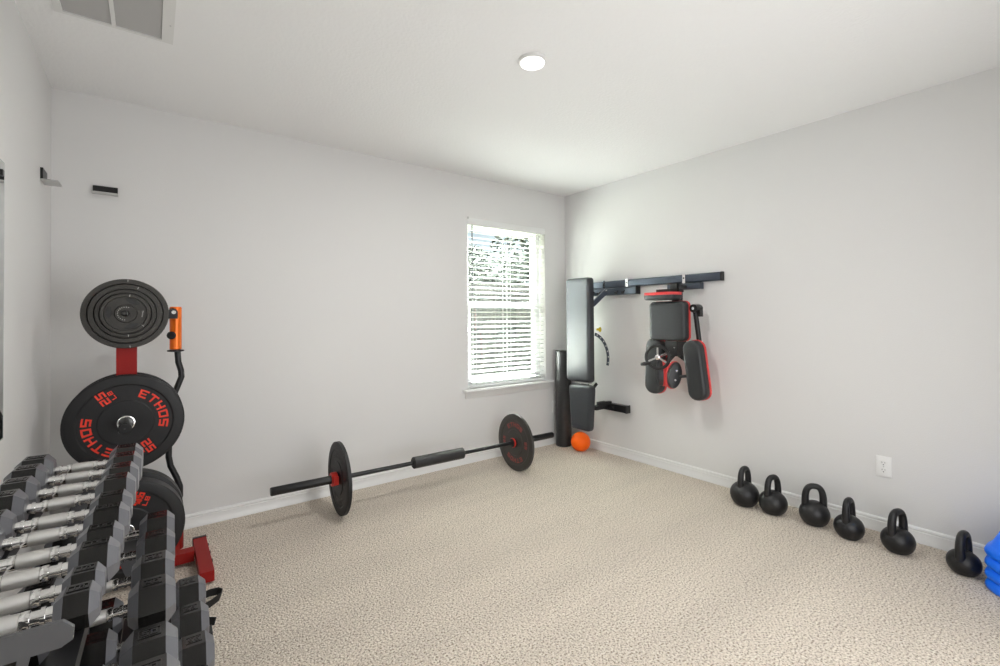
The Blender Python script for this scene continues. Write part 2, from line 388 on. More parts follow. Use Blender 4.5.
def outlet(label, o, u, n):
    o, u, n = Vector(o), Vector(u), Vector(n); v = V(0, 0, 1)
    t = thing('wall_outlet', label, 'outlet', o, group='wall outlets')
    rings = [[o+u*a+v*b+n*d for a, b in rrect(.072-2*i, .116-2*i, .006)] for i, d in ((0, .0005), (0, .004), (.003, .006))]
    bm = bmesh.new(); loft(bm, rings); obj('cover_plate', bm, MPLATE, t)
    for dz in (-.02, .02):
        bm = bmesh.new(); loft(bm, [[o+u*a+v*(b+dz)+n*d for a, b in rrect(.034, .029, .011)] for d in (.006, .0075)]); s = obj('socket', bm, MPLATE, t)
        for a, b, w, h in ((-.0065, .004, .0022, .008), (.0065, .004, .0022, .0065), (0, -.008, .005, .005)):
            bm = bmesh.new(); loft(bm, [[o+u*(a+w/2*i)+v*(b+dz+h/2*j)+n*d for i, j in ((-1, -1), (1, -1), (1, 1), (-1, 1))] for d in (.0074, .0078)]); obj('slot', bm, MSLOT, s, smooth=0)
    bm = bmesh.new(); cyl(bm, o+n*.006, o+n*.0072, .003, seg=10); obj('screw', bm, MSILV, t)
outlet('white double wall outlet above the row of kettlebells', (0, -2.509, .370), (0, -1, 0), (-1, 0, 0))
outlet('white wall outlet under the window half hidden by the foam roller', (-.160, 0, .357), (1, 0, 0), (0, -1, 0))
# ================================================================== plate tree
PX, PY = -3.404, -.485
tr = thing('plate_tree', 'red steel weight plate tree with pegs on both faces of its post', 'plate tree', (PX, PY, 0))
obj('post', B(box, (PX-.038, PY-.03, .05), (PX+.038, PY+.03, 1.335)), MREDP, tr)
obj('post_cap', B(box, (PX-.039, PY-.031, 1.335), (PX+.039, PY+.031, 1.347)), MBLK, tr)
obj('crossbar', B(box, (PX-.235, PY-.03, .02), (PX+.265, PY+.03, .07)), MREDP, tr)
for s in (-1, 1):
    fx = PX+(.300 if s > 0 else -.262)
    obj('foot', B(box, (fx-.029, -.765, .012), (fx+.029, -.345, .062)), MREDP, tr)
    for y0_, y1_ in ((-.345, -.325),): obj('end_cap', B(box, (fx-.031, y0_, .0), (fx+.031, y1_, .064)), MBLK, tr)
    for y in (-.40, -.50, -.60): obj('bolt', B(cyl, (fx+.029*s, y, .037), (fx+.036*s, y, .037), .008, seg=8), MBLK, tr)
TZ, MZ, LZ = 1.258, .752, .274
for z, yl, r in ((TZ, .165, .0125), (MZ, .125, .0245), (LZ, .15, .0245)):
    for s in (-1, 1):
        L = (yl+.05 if s < 0 else .13)
        pg = obj('peg', B(lathe, [(0, r), (L-.004, r), (L, r-.004)], (PX, PY+.03*s, z), (0, s, 0), 24), MBLK, tr)
        if s < 0: obj('peg_bore', B(cyl, (PX, PY-.03-L-.0006, z), (PX, PY-.03-L+.001, z), .004, seg=10), MDARK, pg)
hold = obj('bar_holder', B(lathe, [(0, .036), (.09, .036)], (-3.207, -.262, .005), (0, 0, 1), 24), MREDP, tr)
obj('holder_arm', B(beam, (-3.207, -.30, .045), (-3.207, PY+.02, .045), .03, .03), MREDP, tr)

def plate(name, label, yc, z, R, t, facing, group, m=MRUBG, text=None, tmat=None, dish=True):
    """disc on the tree, axis along y; yc = y of the visible face, body extends behind it"""
    o = thing(name, label, 'weight plate', (PX, yc, z-R), group=group)
    ax = (0, -facing, 0)
    if dish:
        prof = [(-t, .026), (-t, R*.8), (-t+.004, R*.82), (-t+.004, R-.008), (-t+.008, R-.001), (-.008, R-.001), (-.003, R-.006), (-.001, R-.012), (-.001, R*.80), (-.006, R*.775), (-.006, R*.47), (-.002, R*.445), (-.002, R*.20), (-.004, .026)]
    bm = bmesh.new(); lathe(bm, prof, (PX, yc, z), ax, 72, caps=False)
    # close the bore between the first and last ring
    bmesh.ops.bridge_loops(bm, edges=[e for e in bm.edges if len(e.link_faces) == 1])
    obj('disc', bm, m, o, 30)
    obj('hub_ring', B(lathe, [(-.004, .0335), (.0005, .0335), (.0012, .032), (.0012, .0268), (-.004, .0262)], (PX, yc, z), ax, 36, caps=False), MCHR, o)
    return o
def polar_text(par, text, yc, z, th0, rad, ch, cw, gap, m, lift=.0014, base=-.0058):
    """clockwise text with tops outward, starting at angle th0 (radians ccw from +x)"""
    bm = bmesh.new()
    def fn(x, y, l):
        th = th0-x/(rad+ch/2); r = rad+y
        return (PX+r*math.cos(th), yc-(base+lift*l), z+r*math.sin(th))
    letters(bm, text, fn, cw, ch, gap); return obj('lettering', bm, m, par, 0)
def radial_text(par, text, yc, z, th, r0, ch, cw, gap, shift, m, lift=.0014, base=-.0058):
    """text read outward along the radius at angle th; shift moves it sideways (clockwise)"""
    bm = bmesh.new(); d = V(math.cos(th), 0, math.sin(th)); up = V(-math.sin(th), 0, math.cos(th))
    def fn(x, y, l): return V(PX, yc-(base+lift*l), z)+d*(r0+x)+up*(y-ch/2-shift)
    letters(bm, text, fn, cw, ch, gap, 1); return obj('lettering', bm, m, par, 0)
R45 = .225
def dress(p, num, yc, z, a_e, a_n):
    for k in (0, PI):
        polar_text(p, 'ETHOS', yc, z, a_e+k, .123, .037, .034, .0095, MRED)
        radial_text(p, num, yc, z, a_n+k, .114, .036, .027, .006, -.010, MRED)
        radial_text(p, 'LB', yc, z, a_n+k, .119, .018, .018, .005, .024, MRED)
y25 = -.545
p = plate('bumper_plate', 'black bumper plate with red 25 LB lettering hung on the plate tree', y25, MZ, R45, .027, 1, 'bumper plates on the tree'); dress(p, '25', y25, MZ, math.radians(70), math.radians(121))
y45 = -.612
p = plate('bumper_plate', 'thick black bumper plate with red 45 LB lettering low on the tree', y45, LZ, R45, .085, 1, 'bumper plates on the tree'); dress(p, '45', y45, LZ, math.radians(150), math.radians(68))
plate('bumper_plate', 'plain black bumper plate at mid height on the wall side of the tree', PY+.032+.05, MZ, R45, .050, -1, 'bumper plates on the tree')
plate('bumper_plate', 'plain thick black bumper plate near the carpet on the wall side of the tree', PY+.032+.085, LZ, R45, .085, -1, 'bumper plates on the tree')
# iron plates on the top peg, largest against the post
names = ['largest grey iron plate, against the post on the top peg of the tree', 'second largest grey iron plate on the top peg of the tree', 'second smallest grey iron plate on the top peg of the tree', 'smallest grey iron plate with cut-outs, outermost on the top peg']
yy = PY-.032
for i, (R, t) in enumerate(((.161, .030), (.134, .024), (.109, .022), (.090, .022))):
    yc = yy-t
    o = thing('iron_plate', names[i], 'weight plate', (PX, yc, TZ-R), group='iron plates on the top peg')
    ri = (.134, .109, .090, .084)[i]+(.006 if i < 3 else -.006)
    bm = bmesh.new()
    prof = [(-t, .0135), (-t, R-.002), (-t+.003, R), (-.003, R), (0, R-.003), (0, ri), (-.011, ri-.002), (-.011, .042), (-.001, .038), (-.001, .0135)]
    lathe(bm, prof, (PX, yc, TZ), (0, -1, 0), 64, caps=False); bmesh.ops.bridge_loops(bm, edges=[e for e in bm.edges if len(e.link_faces) == 1])
    obj('disc', bm, MIRON, o, 30)
    if i == 3:
        for a in (95, 205, 320):      # three grip recesses
            th = math.radians(a-30)
            c = V(PX+.060*math.cos(th), yc+.005, TZ+.060*math.sin(th)); d = V(-math.sin(th), 0, math.cos(th)); e_ = V(math.cos(th), 0, math.sin(th))
            bm = bmesh.new(); loft(bm, [[c+d*.027*math.cos(k*PI/10)*s+e_*.010*math.sin(k*PI/10)*s+V(0, -y, 0) for k in range(20)] for s, y in ((1, -.006), (1, -.0045), (.85, -.0038))]); obj('grip_recess', bm, MRUB, o, 0)
        bm = bmesh.new()
        def fn(x, y, l):
            th = math.radians(105)+x/.030; r = .0265+y
            return (PX+r*math.cos(th), yc-.0011-.0008*l, TZ+r*math.sin(th))
        # tiny worn ring of cast marks round the hub
        for k in range(13):
            th = math.radians(70+k*16)
            a = V(PX+.029*math.cos(th), yc-.0008, TZ+.029*math.sin(th)); cyl(bm, a, a+V(0, -.0014, 0), .0022, seg=6)
        mk = obj('cast_mark_ring', bm, MWHT, o, 0); mk['kind'] = 'stuff'
        bm = bmesh.new()
        for k in range(5):
            a = V(PX+.058+.001*k, yc+.0105, TZ-.014+.0062*k); box(bm, a+V(-.0018, -.0012, -.0018), a+V(.0018, 0, .0018))
        mk = obj('worn_print', bm, MWHT, o, 0); mk['kind'] = 'stuff'
    for a in ((88, 275), (70,), (275,), (80, 318))[i]:
        th = math.radians(a); d = V(math.cos(th), 0, math.sin(th)); c = V(PX, yc-.0003, TZ)
        bm = bmesh.new(); beam(bm, c+d*(R-.013), c+d*(R-.002), .0022, .0012, up=(0, 1, 0)); obj('index_mark', bm, MWHT, o, 0)
    yy = yc

# curl bar standing behind the tree
cb = thing('curl_bar', 'black bent curl bar with orange sleeve standing upright behind the plate tree', 'barbell', (-3.207, -.262, 0))
cx_, cy_ = -3.207, -.262
obj('sleeve', B(lathe, [(0, .025), (.002, .0272), (.224, .0272), (.228, .024)], (cx_, cy_, 1.070), (0, 0, 1), 28), MORS, cb)
obj('flange', B(lathe, [(0, .020), (.003, .038), (.010, .038), (.012, .03)], (cx_, cy_, 1.056), (0, 0, 1), 28), MBLK, cb)
cl = obj('clamp_bracket', B(prism, [(-.022, -.03), (.022, -.03), (.022, .008), (.015, .020), (0, .026), (-.015, .020), (-.022, .008)], -.045, -.022, lambda a, b, d: (cx_-.014+a, cy_+d, 1.264+b)), MBLK, cb)
obj('clamp_bolt', B(cyl, (cx_-.010, cy_-.050, 1.268), (cx_-.010, cy_-.044, 1.268), .010, seg=14), MCHR, cl)
obj('knob', B(lathe, [(0, .010), (.012, .011), (.016, .019), (.026, .021), (.032, .015)], (cx_-.014, cy_-.020, 1.146), (-.25, -1, 0), 18), MBLK, cb)
zs = [(1.06, .008), (1.0, .012), (.955, .024), (.92, .026), (.88, .012), (.835, -.004), (.78, -.008), (.66, -.012), (.57, -.028), (.50, -.030), (.45, -.022), (.38, .006), (.33, .020), (.28, .020), (.24, .008), (.20, 0)]
obj('bent_bar', B(tube, [(cx_+d, cy_, z) for z, d in zs], .0145, 12), MBLK, cb)
obj('sleeve', B(lathe, [(0, .024), (.003, .0255), (.19, .0255)], (cx_, cy_, .006), (0, 0, 1), 24), MORS, cb)

# ================================================================== dumbbell rack and dumbbells
TIER = [(-3.496, .700), (-3.419, .450), (-3.328, .172)]       # centre x and shelf height
YN, YE = -2.345, -1.155
SK = .023            # the rack stands a touch askew to the wall
rk = thing('dumbbell_rack', 'grey steel three tier dumbbell rack along the mirror wall', 'rack', (-3.4, -1.6, 0))
rk.rotation_euler.z = -SK
def ux(z): return -3.515+(.763-z)*.345
for y in (YN, YE):
    zt_ = .815 if y == YN else .685
    bm = bmesh.new(); prism(bm, [(ux(.05)-.036, .05), (ux(.05)+.036, .05), (ux(zt_-.025)+.036, zt_-.025), (ux(zt_-.025)+.018, zt_), (ux(zt_-.025)-.036, zt_)], y-.022, y, lambda a, b, d: (a, d, b)); obj('upright', bm, MRACK, rk)
    obj('foot', B(box, (-3.70, y-.03, .006), (-3.14, y+.02, .05)), MRACK, rk)
    for x in (-3.69, -3.16): obj('rubber_foot', B(box, (x-.012, y-.034, 0), (x+.03, y+.024, .022)), MRUB, rk)
    obj('rear_brace', B(beam, (-3.655, y-.011, .05), (ux(.66)-.02, y-.011, .66), .022, .04, up=(1, 0, 0)), MRACK, rk)
    for cx0, sz in TIER:
        a0 = ux(sz+.06); dz = .053 if y == YN else -.045
        bm = bmesh.new(); prism(bm, [(a0-.02, sz+dz), (cx0+.098, sz+dz), (cx0+.111, sz+dz+.007), (cx0+.112, sz+dz+.024), (cx0+.100, sz+dz+.037), (a0-.02, sz+dz+.037)], y-.030, y-.022, lambda a, b, d: (a, d, b)); e = obj('shelf_end_plate', bm, MRACK, rk)
        obj('bolt', B(cyl, (cx0+.005, y-.034, sz+dz+.018), (cx0+.005, y-.030, sz+dz+.018), .007, seg=8), MSILV, e)
        if y == YN: obj('shelf_gusset', B(beam, (cx0+.062, y-.018, sz+dz+.015), (cx0+.042, y-.018, sz-.03), .007, .013, up=(1, 0, 0)), MRACK, rk)
for cx0, sz in TIER:
    for s in (-1, 1):
        xa, xb = cx0+s*.070, cx0+s*.108
        bm = bmesh.new(); prism(bm, [(xa, sz-.003), (xa, sz-.03), (xa+s*.004, sz-.03), (xa+s*.004, sz-.007), (xb-s*.004, sz-.007), (xb-s*.004, sz-.03), (xb, sz-.03), (xb, sz-.003)], YN-.02, YE, lambda a, b, d: (a, d, b)); obj('shelf_rail', bm, MBLK, rk)

cx0, sz = TIER[2]
obj('dark_gap_sheet', B(box, (cx0-.069, YN, sz-.016), (cx0+.069, YE-.002, sz-.012)), MBLK, rk)  # dark sheet added to darken the gaps where pale carpet showed through
def hexring(x, s, cz, k=1.0):
    return [V(x, s*k*math.cos(PI/3*i), cz+s*k*math.sin(PI/3*i)) for i in range(6)]
def make_dumbbell(s, hl, num):
    """hex dumbbell along local x, resting on z=0, s = hex side, hl = head length"""
    r3 = math.sqrt(3); cz = s*r3/2; g = .067
    t = thing('hex_dumbbell', 'x', 'dumbbell', (0, 0, 0), group='hex dumbbells on the rack', world=False)
    ch = hl*.22
    for sg in (1, -1):
        bm = bmesh.new(); loft(bm, [hexring(sg*x, s, cz) for x in (g+ch, g+hl-ch)]); h = obj('head', bm, MHEX, t, 12)
        for xs in (((g, .60), (g+.002, .66), (g+ch-.0012, .985), (g+ch, 1.0)), ((g+hl, .60), (g+hl-.002, .66), (g+hl-ch+.0012, .985), (g+hl-ch, 1.0))):
            bm = bmesh.new(); loft(bm, [hexring(sg*x, s, cz, k) for x, k in xs], cap1=False); obj('end_face', bm, MBEV, h, 12)
        xc = g+hl*.5; w = min(.040, hl*.48); d = s*.50; zt_ = cz+s*r3/2
        bm = bmesh.new()
        for a0, b0, a1, b1 in ((-w/2, -d/2, w/2, -d/2+.0016), (-w/2, d/2-.0016, w/2, d/2), (-w/2, -d/2+.0016, -w/2+.0018, d/2-.0016), (w/2-.0018, -d/2+.0016, w/2, d/2-.0016)):
            box(bm, (sg*xc+a0, b0, zt_-.001), (sg*xc+a1, b1, zt_+.0016))
        obj('number_frame', bm, MPLQ, h, 0)
        bm = bmesh.new(); dh = d*.62; dw = dh*.62; gp = dw*.3; tot = len(num)*dw+(len(num)-1)*gp
        letters(bm, num, lambda x, y, l: V(sg*xc-tot/2+x, -dh/2+y, zt_-.0005+.0022*l), dw, dh, gp, 1); obj('number', bm, MPLQ, h, 0)
    half = [(0, .012), (.026, .012), (.0265, .0145), (.032, .0150), (.0375, .0145), (.038, .0112), (.050, .0112), (.0505, .0142), (.0565, .0142), (.057, .012), (g+.006, .0125)]
    obj('handle', B(lathe, [(-d, r) for d, r in reversed(half[1:])]+half[1:], (0, 0, cz), (1, 0, 0), 20), MCHR, t)
    obj('knurled_grip', B(lathe, [(-.0255, .0125), (-.025, .0145), (-.010, .0152), (.010, .0152), (.025, .0145), (.0255, .0125)], (0, 0, cz), (1, 0, 0), 24), MKNU, t)
    return t
ORD = ['first', 'second', 'third', 'fourth', 'fifth', 'sixth', 'seventh', 'eighth', 'ninth', 'tenth']
rows = [('top', [(-1.268, .059, .088, '30'), (-1.387, .059, .088, '30'), (-1.503, .056, .085, '25'), (-1.625, .056, .085, '25'), (-1.737, .048, .083, '20'), (-1.840, .048, .083, '20'), (-1.950, .044, .077, '15'), (-2.043, .044, .077, '15'), (-2.130, .037, .060, '10'), (-2.207, .037, .060, '10')]),
        ('middle', [(-1.289, .060, .098, '35'), (-1.463, .060, .098, '35'), (-1.638, .060, .098, '40'), (-1.797, .060, .098, '40'), (-2.039, .061, .100, '50'), (-2.164, .061, .100, '50')]),
        ('bottom', [(-1.259, .062, .103, '55'), (-1.455, .062, .103, '55'), (-1.640, .062, .103, '55'), (-1.815, .062, .103, '55')])]
protos = {}
for (tier, lst), (cx0, sz) in zip(rows, TIER):
    for i, (y, s, hl, num) in enumerate(lst):
        lab = f'black hex dumbbell with chrome grip on the {tier} shelf, {ORD[i]} from the plate tree'
        key = (s, hl, num)
        if key not in protos:
            d = protos[key] = make_dumbbell(*key); d.location = (cx0, y, sz-.002); d['label'] = lab
        else: d = dup(protos[key], (cx0, y, sz-.002), 0, lab)
        d.location.x += (y+1.6)*SK+random.uniform(-.002, .002); d.rotation_euler.z = -SK+random.uniform(-.010, .010)

# black strap lying by the rack
st = thing('webbing_strap', 'black webbing strap curled in a loop on carpet beside the rack', 'strap', (-3.10, -.97, 0))
def ribbon(bm, pts, w, t=.003):
    rings = []
    for i, p in enumerate(pts):
        a = Vector(pts[max(i-1, 0)]); b = Vector(pts[min(i+1, len(pts)-1)]); n = (b-a).normalized(); side = V(0, 0, 1).cross(n)
        side = V(.25, 0, 1).normalized(); nn = n.cross(side).normalized()
        p = Vector(p); rings.append([p+side*w/2+nn*t/2, p-side*w/2+nn*t/2, p-side*w/2-nn*t/2, p+side*w/2-nn*t/2])
    loft(bm, rings)
bm = bmesh.new(); ribbon(bm, [(-3.16, -.90, .02), (-3.105, -.88, .02), (-3.075, -.885, .02), (-3.062, -.91, .02), (-3.072, -.94, .02), (-3.11, -.975, .02), (-3.16, -1.0, .02)], .032); obj('loop', bm, MSTRAP, st)
bm = bmesh.new(); ribbon(bm, [(-3.17, -1.0, .018), (-3.15, -1.06, .018), (-3.125, -1.10, .018), (-3.105, -1.115, .018)], .03); obj('loose_end', bm, MSTRAP, st)

# ================================================================== barbell on the floor
BX, BY, BR = -1.67, -.379, -.0293
bb = thing('barbell', 'long black barbell lying on the carpet below the window with foam pad', 'barbell', (BX, BY, 0), BR, world=False)
zc = .2265
obj('shaft', B(cyl, (-.70, 0, zc), (.70, 0, zc), .0142, seg=18), MBLK, bb)
for s in (-1, 1):
    obj('sleeve', B(lathe, [(0, .025), (.405, .025), (.410, .022)], (s*.68, 0, zc), (s, 0, 0), 24), MBLK, bb)
    f = obj('sleeve_flange', B(lathe, [(0, .018), (.004, .034), (.024, .036), (.030, .036)], (s*.650, 0, zc), (s, 0, 0), 28), MBLK, bb)
    obj('red_ring', B(lathe, [(0, .0368), (.010, .0375), (.012, .0368)], (s*.660, 0, zc), (s, 0, 0), 28), MREDC, f)
pad = thing('barbell_pad', 'black foam sleeve wrapped round the middle of the floor barbell', 'pad', (BX, BY, 0), BR, world=False)
obj('foam', B(lathe, [(-.200, .016), (-.200, .036), (-.196, .040), (.196, .040), (.200, .036), (.200, .016)], (.005, 0, zc), (1, 0, 0), 28), MFOAM, pad)
obj('end_ring', B(lathe, [(-.2005, .018), (-.2012, .0345)], (.005, 0, zc), (1, 0, 0), 28), MDARK, pad)
def bar_plate(label, xf, s):
    """thin plate threaded on the barbell; s = outward direction"""
    t = thing('barbell_plate', label, 'weight plate', (BX, BY, 0), BR, 'plates on the floor barbell', world=False)
    R, w = .2245, .028
    bm = bmesh.new()
    prof = [(0, .027), (.001, R*.20), (.001, R*.45), (.005, R*.47), (.005, R*.77), (.001, R*.80), (.001, R-.01), (.004, R), (w-.004, R), (w-.001, R-.01), (w-.001, R*.80), (w-.005, R*.77), (w-.005, R*.47), (w-.001, R*.45), (w-.001, R*.2), (w, .027)]
    lathe(bm, prof, (xf, 0, zc), (s, 0, 0), 72, caps=False); bmesh.ops.bridge_loops(bm, edges=[e for e in bm.edges if len(e.link_faces) == 1]); obj('disc', bm, MIRON if s > 0 else MRUBG, t, 30)
    for face, m_ in ((0, MDRED if s > 0 else MDIM), (1, MDIM)):
        x = xf + s*(w-.005 if face else .005); nx = s if face else -s          # outward normal of this face
        for k in (0, PI):
            bm = bmesh.new()
            def fn(a, b, l):
                th = math.radians(130)+k-a/.145; r = .125+b
                # seen from outside the face: right-hand direction is y = -nx... mirrored by nx
                return (x+nx*.0016*l-nx*.0005, r*math.cos(th)*nx, zc+r*math.sin(th))
            letters(bm, 'ETHOS', fn, .033, .034, .010); obj('lettering', bm, m_, t, 0)
            bm = bmesh.new()
            def fn2(a, b, l):
                th = math.radians(12)+k-a/.145; r = .128+b
                return (x+nx*.0016*l-nx*.0005, r*math.cos(th)*nx, zc+r*math.sin(th))
            letters(bm, '25', fn2, .024, .028, .008); obj('lettering', bm, m_, t, 0)
    return t
bar_plate('black barbell plate at the plate tree end of the floor barbell', -.682, -1)
bar_plate('dark grey barbell plate with faded red lettering at the corner end', .728-.046, 1)
def clamp(label, x0):
    c = thing('barbell_collar', label, 'collar', (BX, BY, 0), BR, 'red barbell clamps', world=False)
    obj('clamp_ring', B(lathe, [(0, .026), (0, .038), (.003, .042), (.034, .042), (.037, .038), (.037, .026)], (x0, 0, zc), (1, 0, 0), 26, caps=False), MREDC, c)
    obj('clamp_lever', B(box, (x0+.004, -.058, zc-.022), (x0+.033, -.038, zc+.028)), MREDC, c)
clamp('red clamp collar outside the barbell plate at the plate tree end', -.682-.029-.038)
clamp('red clamp collar outside the grey lettered plate near the corner', .682+.029)

# ================================================================== corner: roller and ball
ro = thing('foam_roller', 'tall black foam roller standing upright in the corner', 'roller', (-.150, -.112, 0))
lat = [(0, .06), (0, .070), (.006, .0755), (.902, .0755), (.910, .070), (.910, .024), (.60, .022)]
obj('foam_body', B(lathe, lat, (-.150, -.112, 0), (0, 0, 1), 40), MFOAM, ro, 30)
ba = bmesh.new(); bmesh.ops.create_uvsphere(ba, u_segments=40, v_segments=24, radius=.089)
for v in ba.verts:
    if v.co.z < -.080: v.co.z = -.080
bl_ = obj('exercise_ball', ba, MORB, None, 60); bl_.location = (-.152, -.333, .080)
tag(bl_, 'small glossy orange ball on the carpet at the foot of the roller', 'ball')

# ================================================================== wall rail with bench and leg machine
ra = thing('wall_rail', 'long dark steel storage rail mounted on the white wall', 'rail', (0, -.9, 1.49))
def octbar(bm, y0, y1, x0, x1, z0, z1, c=.008):
    prism(bm, [(x0+c, z0), (x1, z0), (x1, z1), (x0+c, z1), (x0, z1-c), (x0, z0+c)], y0, y1, lambda a, b, d: (a, d, b))
obj('rail_bar', B(octbar, -1.60, -.16, -.040, -.002, 1.486, 1.549), MGUN, ra)
obj('end_cap', B(octbar, -1.612, -1.60, -.041, -.002, 1.485, 1.550), MBLK, ra)
for y in (-.535, -.785, -1.318): 
    c = obj('clip', B(box, (-.046, y-.012, 1.480), (-.0405, y+.012, 1.556)), MCHR, ra); obj('clip_screw', B(cyl, (-.0485, y, 1.522), (-.046, y, 1.522), .006, seg=10), MBLK, c)
# bench holder
hb = obj('bench_hook_plate', B(octbar, -.885, -.36, -.060, -.003, 1.420, 1.4845, .006), MGUN, ra)
obj('plate_end_cap', B(box, (-.061, -.893, 1.419), (-.003, -.885, 1.4855)), MBLK, ra)
for y in (-.43, -.50, -.70, -.77):
    obj('hook', B(tube, [(-.058, y, 1.455), (-.075, y, 1.440), (-.085, y-.004, 1.428), (-.095, y-.004, 1.432), (-.102, y-.004, 1.448)], .006, 8), MBLK, ra)
# machine holder
obj('machine_hook_bar', B(octbar, -1.470, -1.20, -.085, -.030, 1.432, 1.478, .006), MGUN, ra)
obj('hook_bar_stay', B(box, (-.032, -1.45, 1.44), (-.003, -1.25, 1.484)), MBLK, ra)

# --- adjustable bench hanging upright, pads facing into the room
be = thing('weight_bench', 'black adjustable weight bench hung upright on the wall rail', 'bench', (-.2, -.45, .24))
obj('backrest', B(cushion, (-.240, -.440, 1.115), (0, -1, 0), (0, 0, 1), (-1, 0, 0), .288, .920, .062, .035, 1.0, .026), MPAD, be, 40)
obj('backrest_board', B(box, (-.240, -.570, .67), (-.228, -.324, 1.54)), MBLK, be)
obj('seat', B(cushion, (-.245, -.463, .432), (0, -1, 0), (0, 0, 1), (-1, 0, 0), .276, .400, .060, .040, .80, .026), MPAD, be, 40)
obj('seat_board', B(box, (-.245, -.56, .30), (-.233, -.39, .62)), MBLK, be)
sp = obj('spine', B(box, (-.232, -.475, .40), (-.185, -.42, 1.50)), MBLK, be)
obj('hinge_plate', B(box, (-.268, -.53, .640), (-.21, -.39, .652)), MSILV, be)
obj('hanging_arm', B(beam, (-.215, -.545, 1.335), (-.085, -.60, 1.462), .028, .042), MGUN, be)
obj('hanging_arm', B(beam, (-.215, -.37, 1.335), (-.085, -.37, 1.462), .028, .042), MGUN, be)
obj('arm_bolt', B(cyl, (-.10, -.625, 1.455), (-.10, -.60, 1.455), .014, seg=12), MCHR, be)
arc = []
for k in range(15):
    a = math.radians(74-k*6.4); arc.append((a))
def arcpt(a, r, y): return V(-.275+r*math.cos(a), y, .875+r*.98*math.sin(a)-.02)
bm = bmesh.new(); rings = []
for a in arc:
    rings.append([arcpt(a, r, y) for r, y in ((.250, -.565), (.250, -.571), (.222, -.571), (.222, -.565))])
loft(bm, rings); ad = obj('adjustment_sector', bm, MGUN, be)
for k in range(1, 14, 2):
    c = arcpt(arc[k], .236, -.5705); obj('pin_hole', B(cyl, c, c+V(0, -.0012, 0), .0065, seg=10), MT, ad, 0)
obj('adjustment_knob', B(lathe, [(0, .010), (.02, .010), (.022, .020), (.034, .022), (.038, .016)], (-.195, -.575, 1.118), (.5, -1, 0), 16), MYEL, be)
obj('seat_lever', B(beam, (-.215, -.53, .585), (-.165, -.545, .64), .012, .028, up=(1, 0, 0)), MBLK, be)
obj('leg_tube', B(box, (-.235, -.60, .418), (-.075, -.555, .455)), MBLK, be)
obj('floor_foot', B(box, (-.085, -.79, .405), (-.035, -.52, .465)), MBLK, be)
for y0_, y1_ in ((-.80, -.79), (-.52, -.51)): obj('foot_cap', B(box, (-.088, y0_, .402), (-.032, y1_, .468)), MRUB, be)
obj('foot_bolt', B(cyl, (-.092, -.66, .436), (-.085, -.66, .436), .010, seg=10), MCHR, be)
obj('wheel_strut', B(beam, (-.20, -.58, .47), (-.07, -.62, .47), .03, .03), MBLK, be)
obj('leg_link', B(beam, (-.21, -.50, .43), (-.215, -.578, .437), .035, .035), MBLK, be)

# --- leg stretching machine hanging on the rail
lm = thing('leg_stretch_machine', 'black and red leg stretching machine with crank wheel hung on the rail', 'exercise machine', (-.15, -1.35, .64))
obj('hanger_clamp', B(box, (-.115, -1.305, 1.415), (-.026, -1.245, 1.484)), MBLK, lm)
obj('hanger_bolt', B(cyl, (-.14, -1.35, 1.452), (-.085, -1.35, 1.452), .018, seg=14), MBLK, lm)
obj('frame_tube', B(box, (-.155, -1.345, .98), (-.105, -1.285, 1.43)), MBLK, lm)
hp = obj('headrest', B(cushion, (-.225, -1.252, 1.388), (0, -1, 0), (1, 0, 0), (0, 0, -1), .265, .17, .036, .06, 1.0, .018), MPAD2, lm, 40)
obj('headrest_board', B(prism, rrect(.265, .17, .06), 0, .020, lambda a, b, d: (-.225+b, -1.252-a, 1.389+d)), MREDV, hp)
obj('headrest_bracket', B(box, (-.26, -1.33, 1.409), (-.13, -1.22, 1.432)), MBLK, lm)
se = obj('seat_pad', B(cushion, (-.195, -1.296, 1.194), (0, -1, 0), (0, 0, 1), (-1, 0, 0), .300, .292, .058, .035, 1.0, .022), MPAD2, lm, 40)
obj('seat_board', B(prism, rrect(.305, .298, .036), 0, .020, lambda a, b, d: (-.194+d, -1.296-a, 1.194+b)), MREDV, se)
obj('seat_back_plate', B(box, (-.174, -1.42, 1.08), (-.150, -1.20, 1.30)), MBLK, lm)
gb = obj('gear_box', B(box, (-.235, -1.375, .935), (-.115, -1.275, 1.045)), MBLK, lm)
obj('gear_bolt', B(cyl, (-.24, -1.355, 1.0), (-.235, -1.355, 1.0), .006, seg=8), MCHR, gb)
def leg_pad(yc, zt_, yb, zb_, x, w):
    a, b = V(x, yc, zt_), V(x+.0, yb, zb_); v = (a-b).normalized(); u = V(0, -1, 0); u = (u-v*u.dot(v)).normalized(); n = u.cross(v)
    if n.x > 0: n = -n
    c = (a+b)/2; h = (a-b).length
    p = obj('leg_pad', B(cushion, c, u, v, n, w, h, .062, w*.46, 1.0, .026), MPAD2, lm, 40)
    bm = bmesh.new(); loft(bm, [[c+u*i+v*j-n*d for i, j in rrect(w+.006, h+.006, w*.47)] for d in (.001, .021)]); obj('leg_pad_board', bm, MREDV, p)
leg_pad(-1.480, 1.055, -1.535, .632, -.190, .140)
leg_pad(-1.160, 1.062, -1.142, .630, -.155, .150)
obj('leg_arm', B(beam, (-.165, -1.33, .955), (-.145, -1.50, .84), .03, .03), MBLK, lm)
obj('leg_arm', B(beam, (-.165, -1.31, .955), (-.120, -1.175, .84), .03, .03), MBLK, lm)
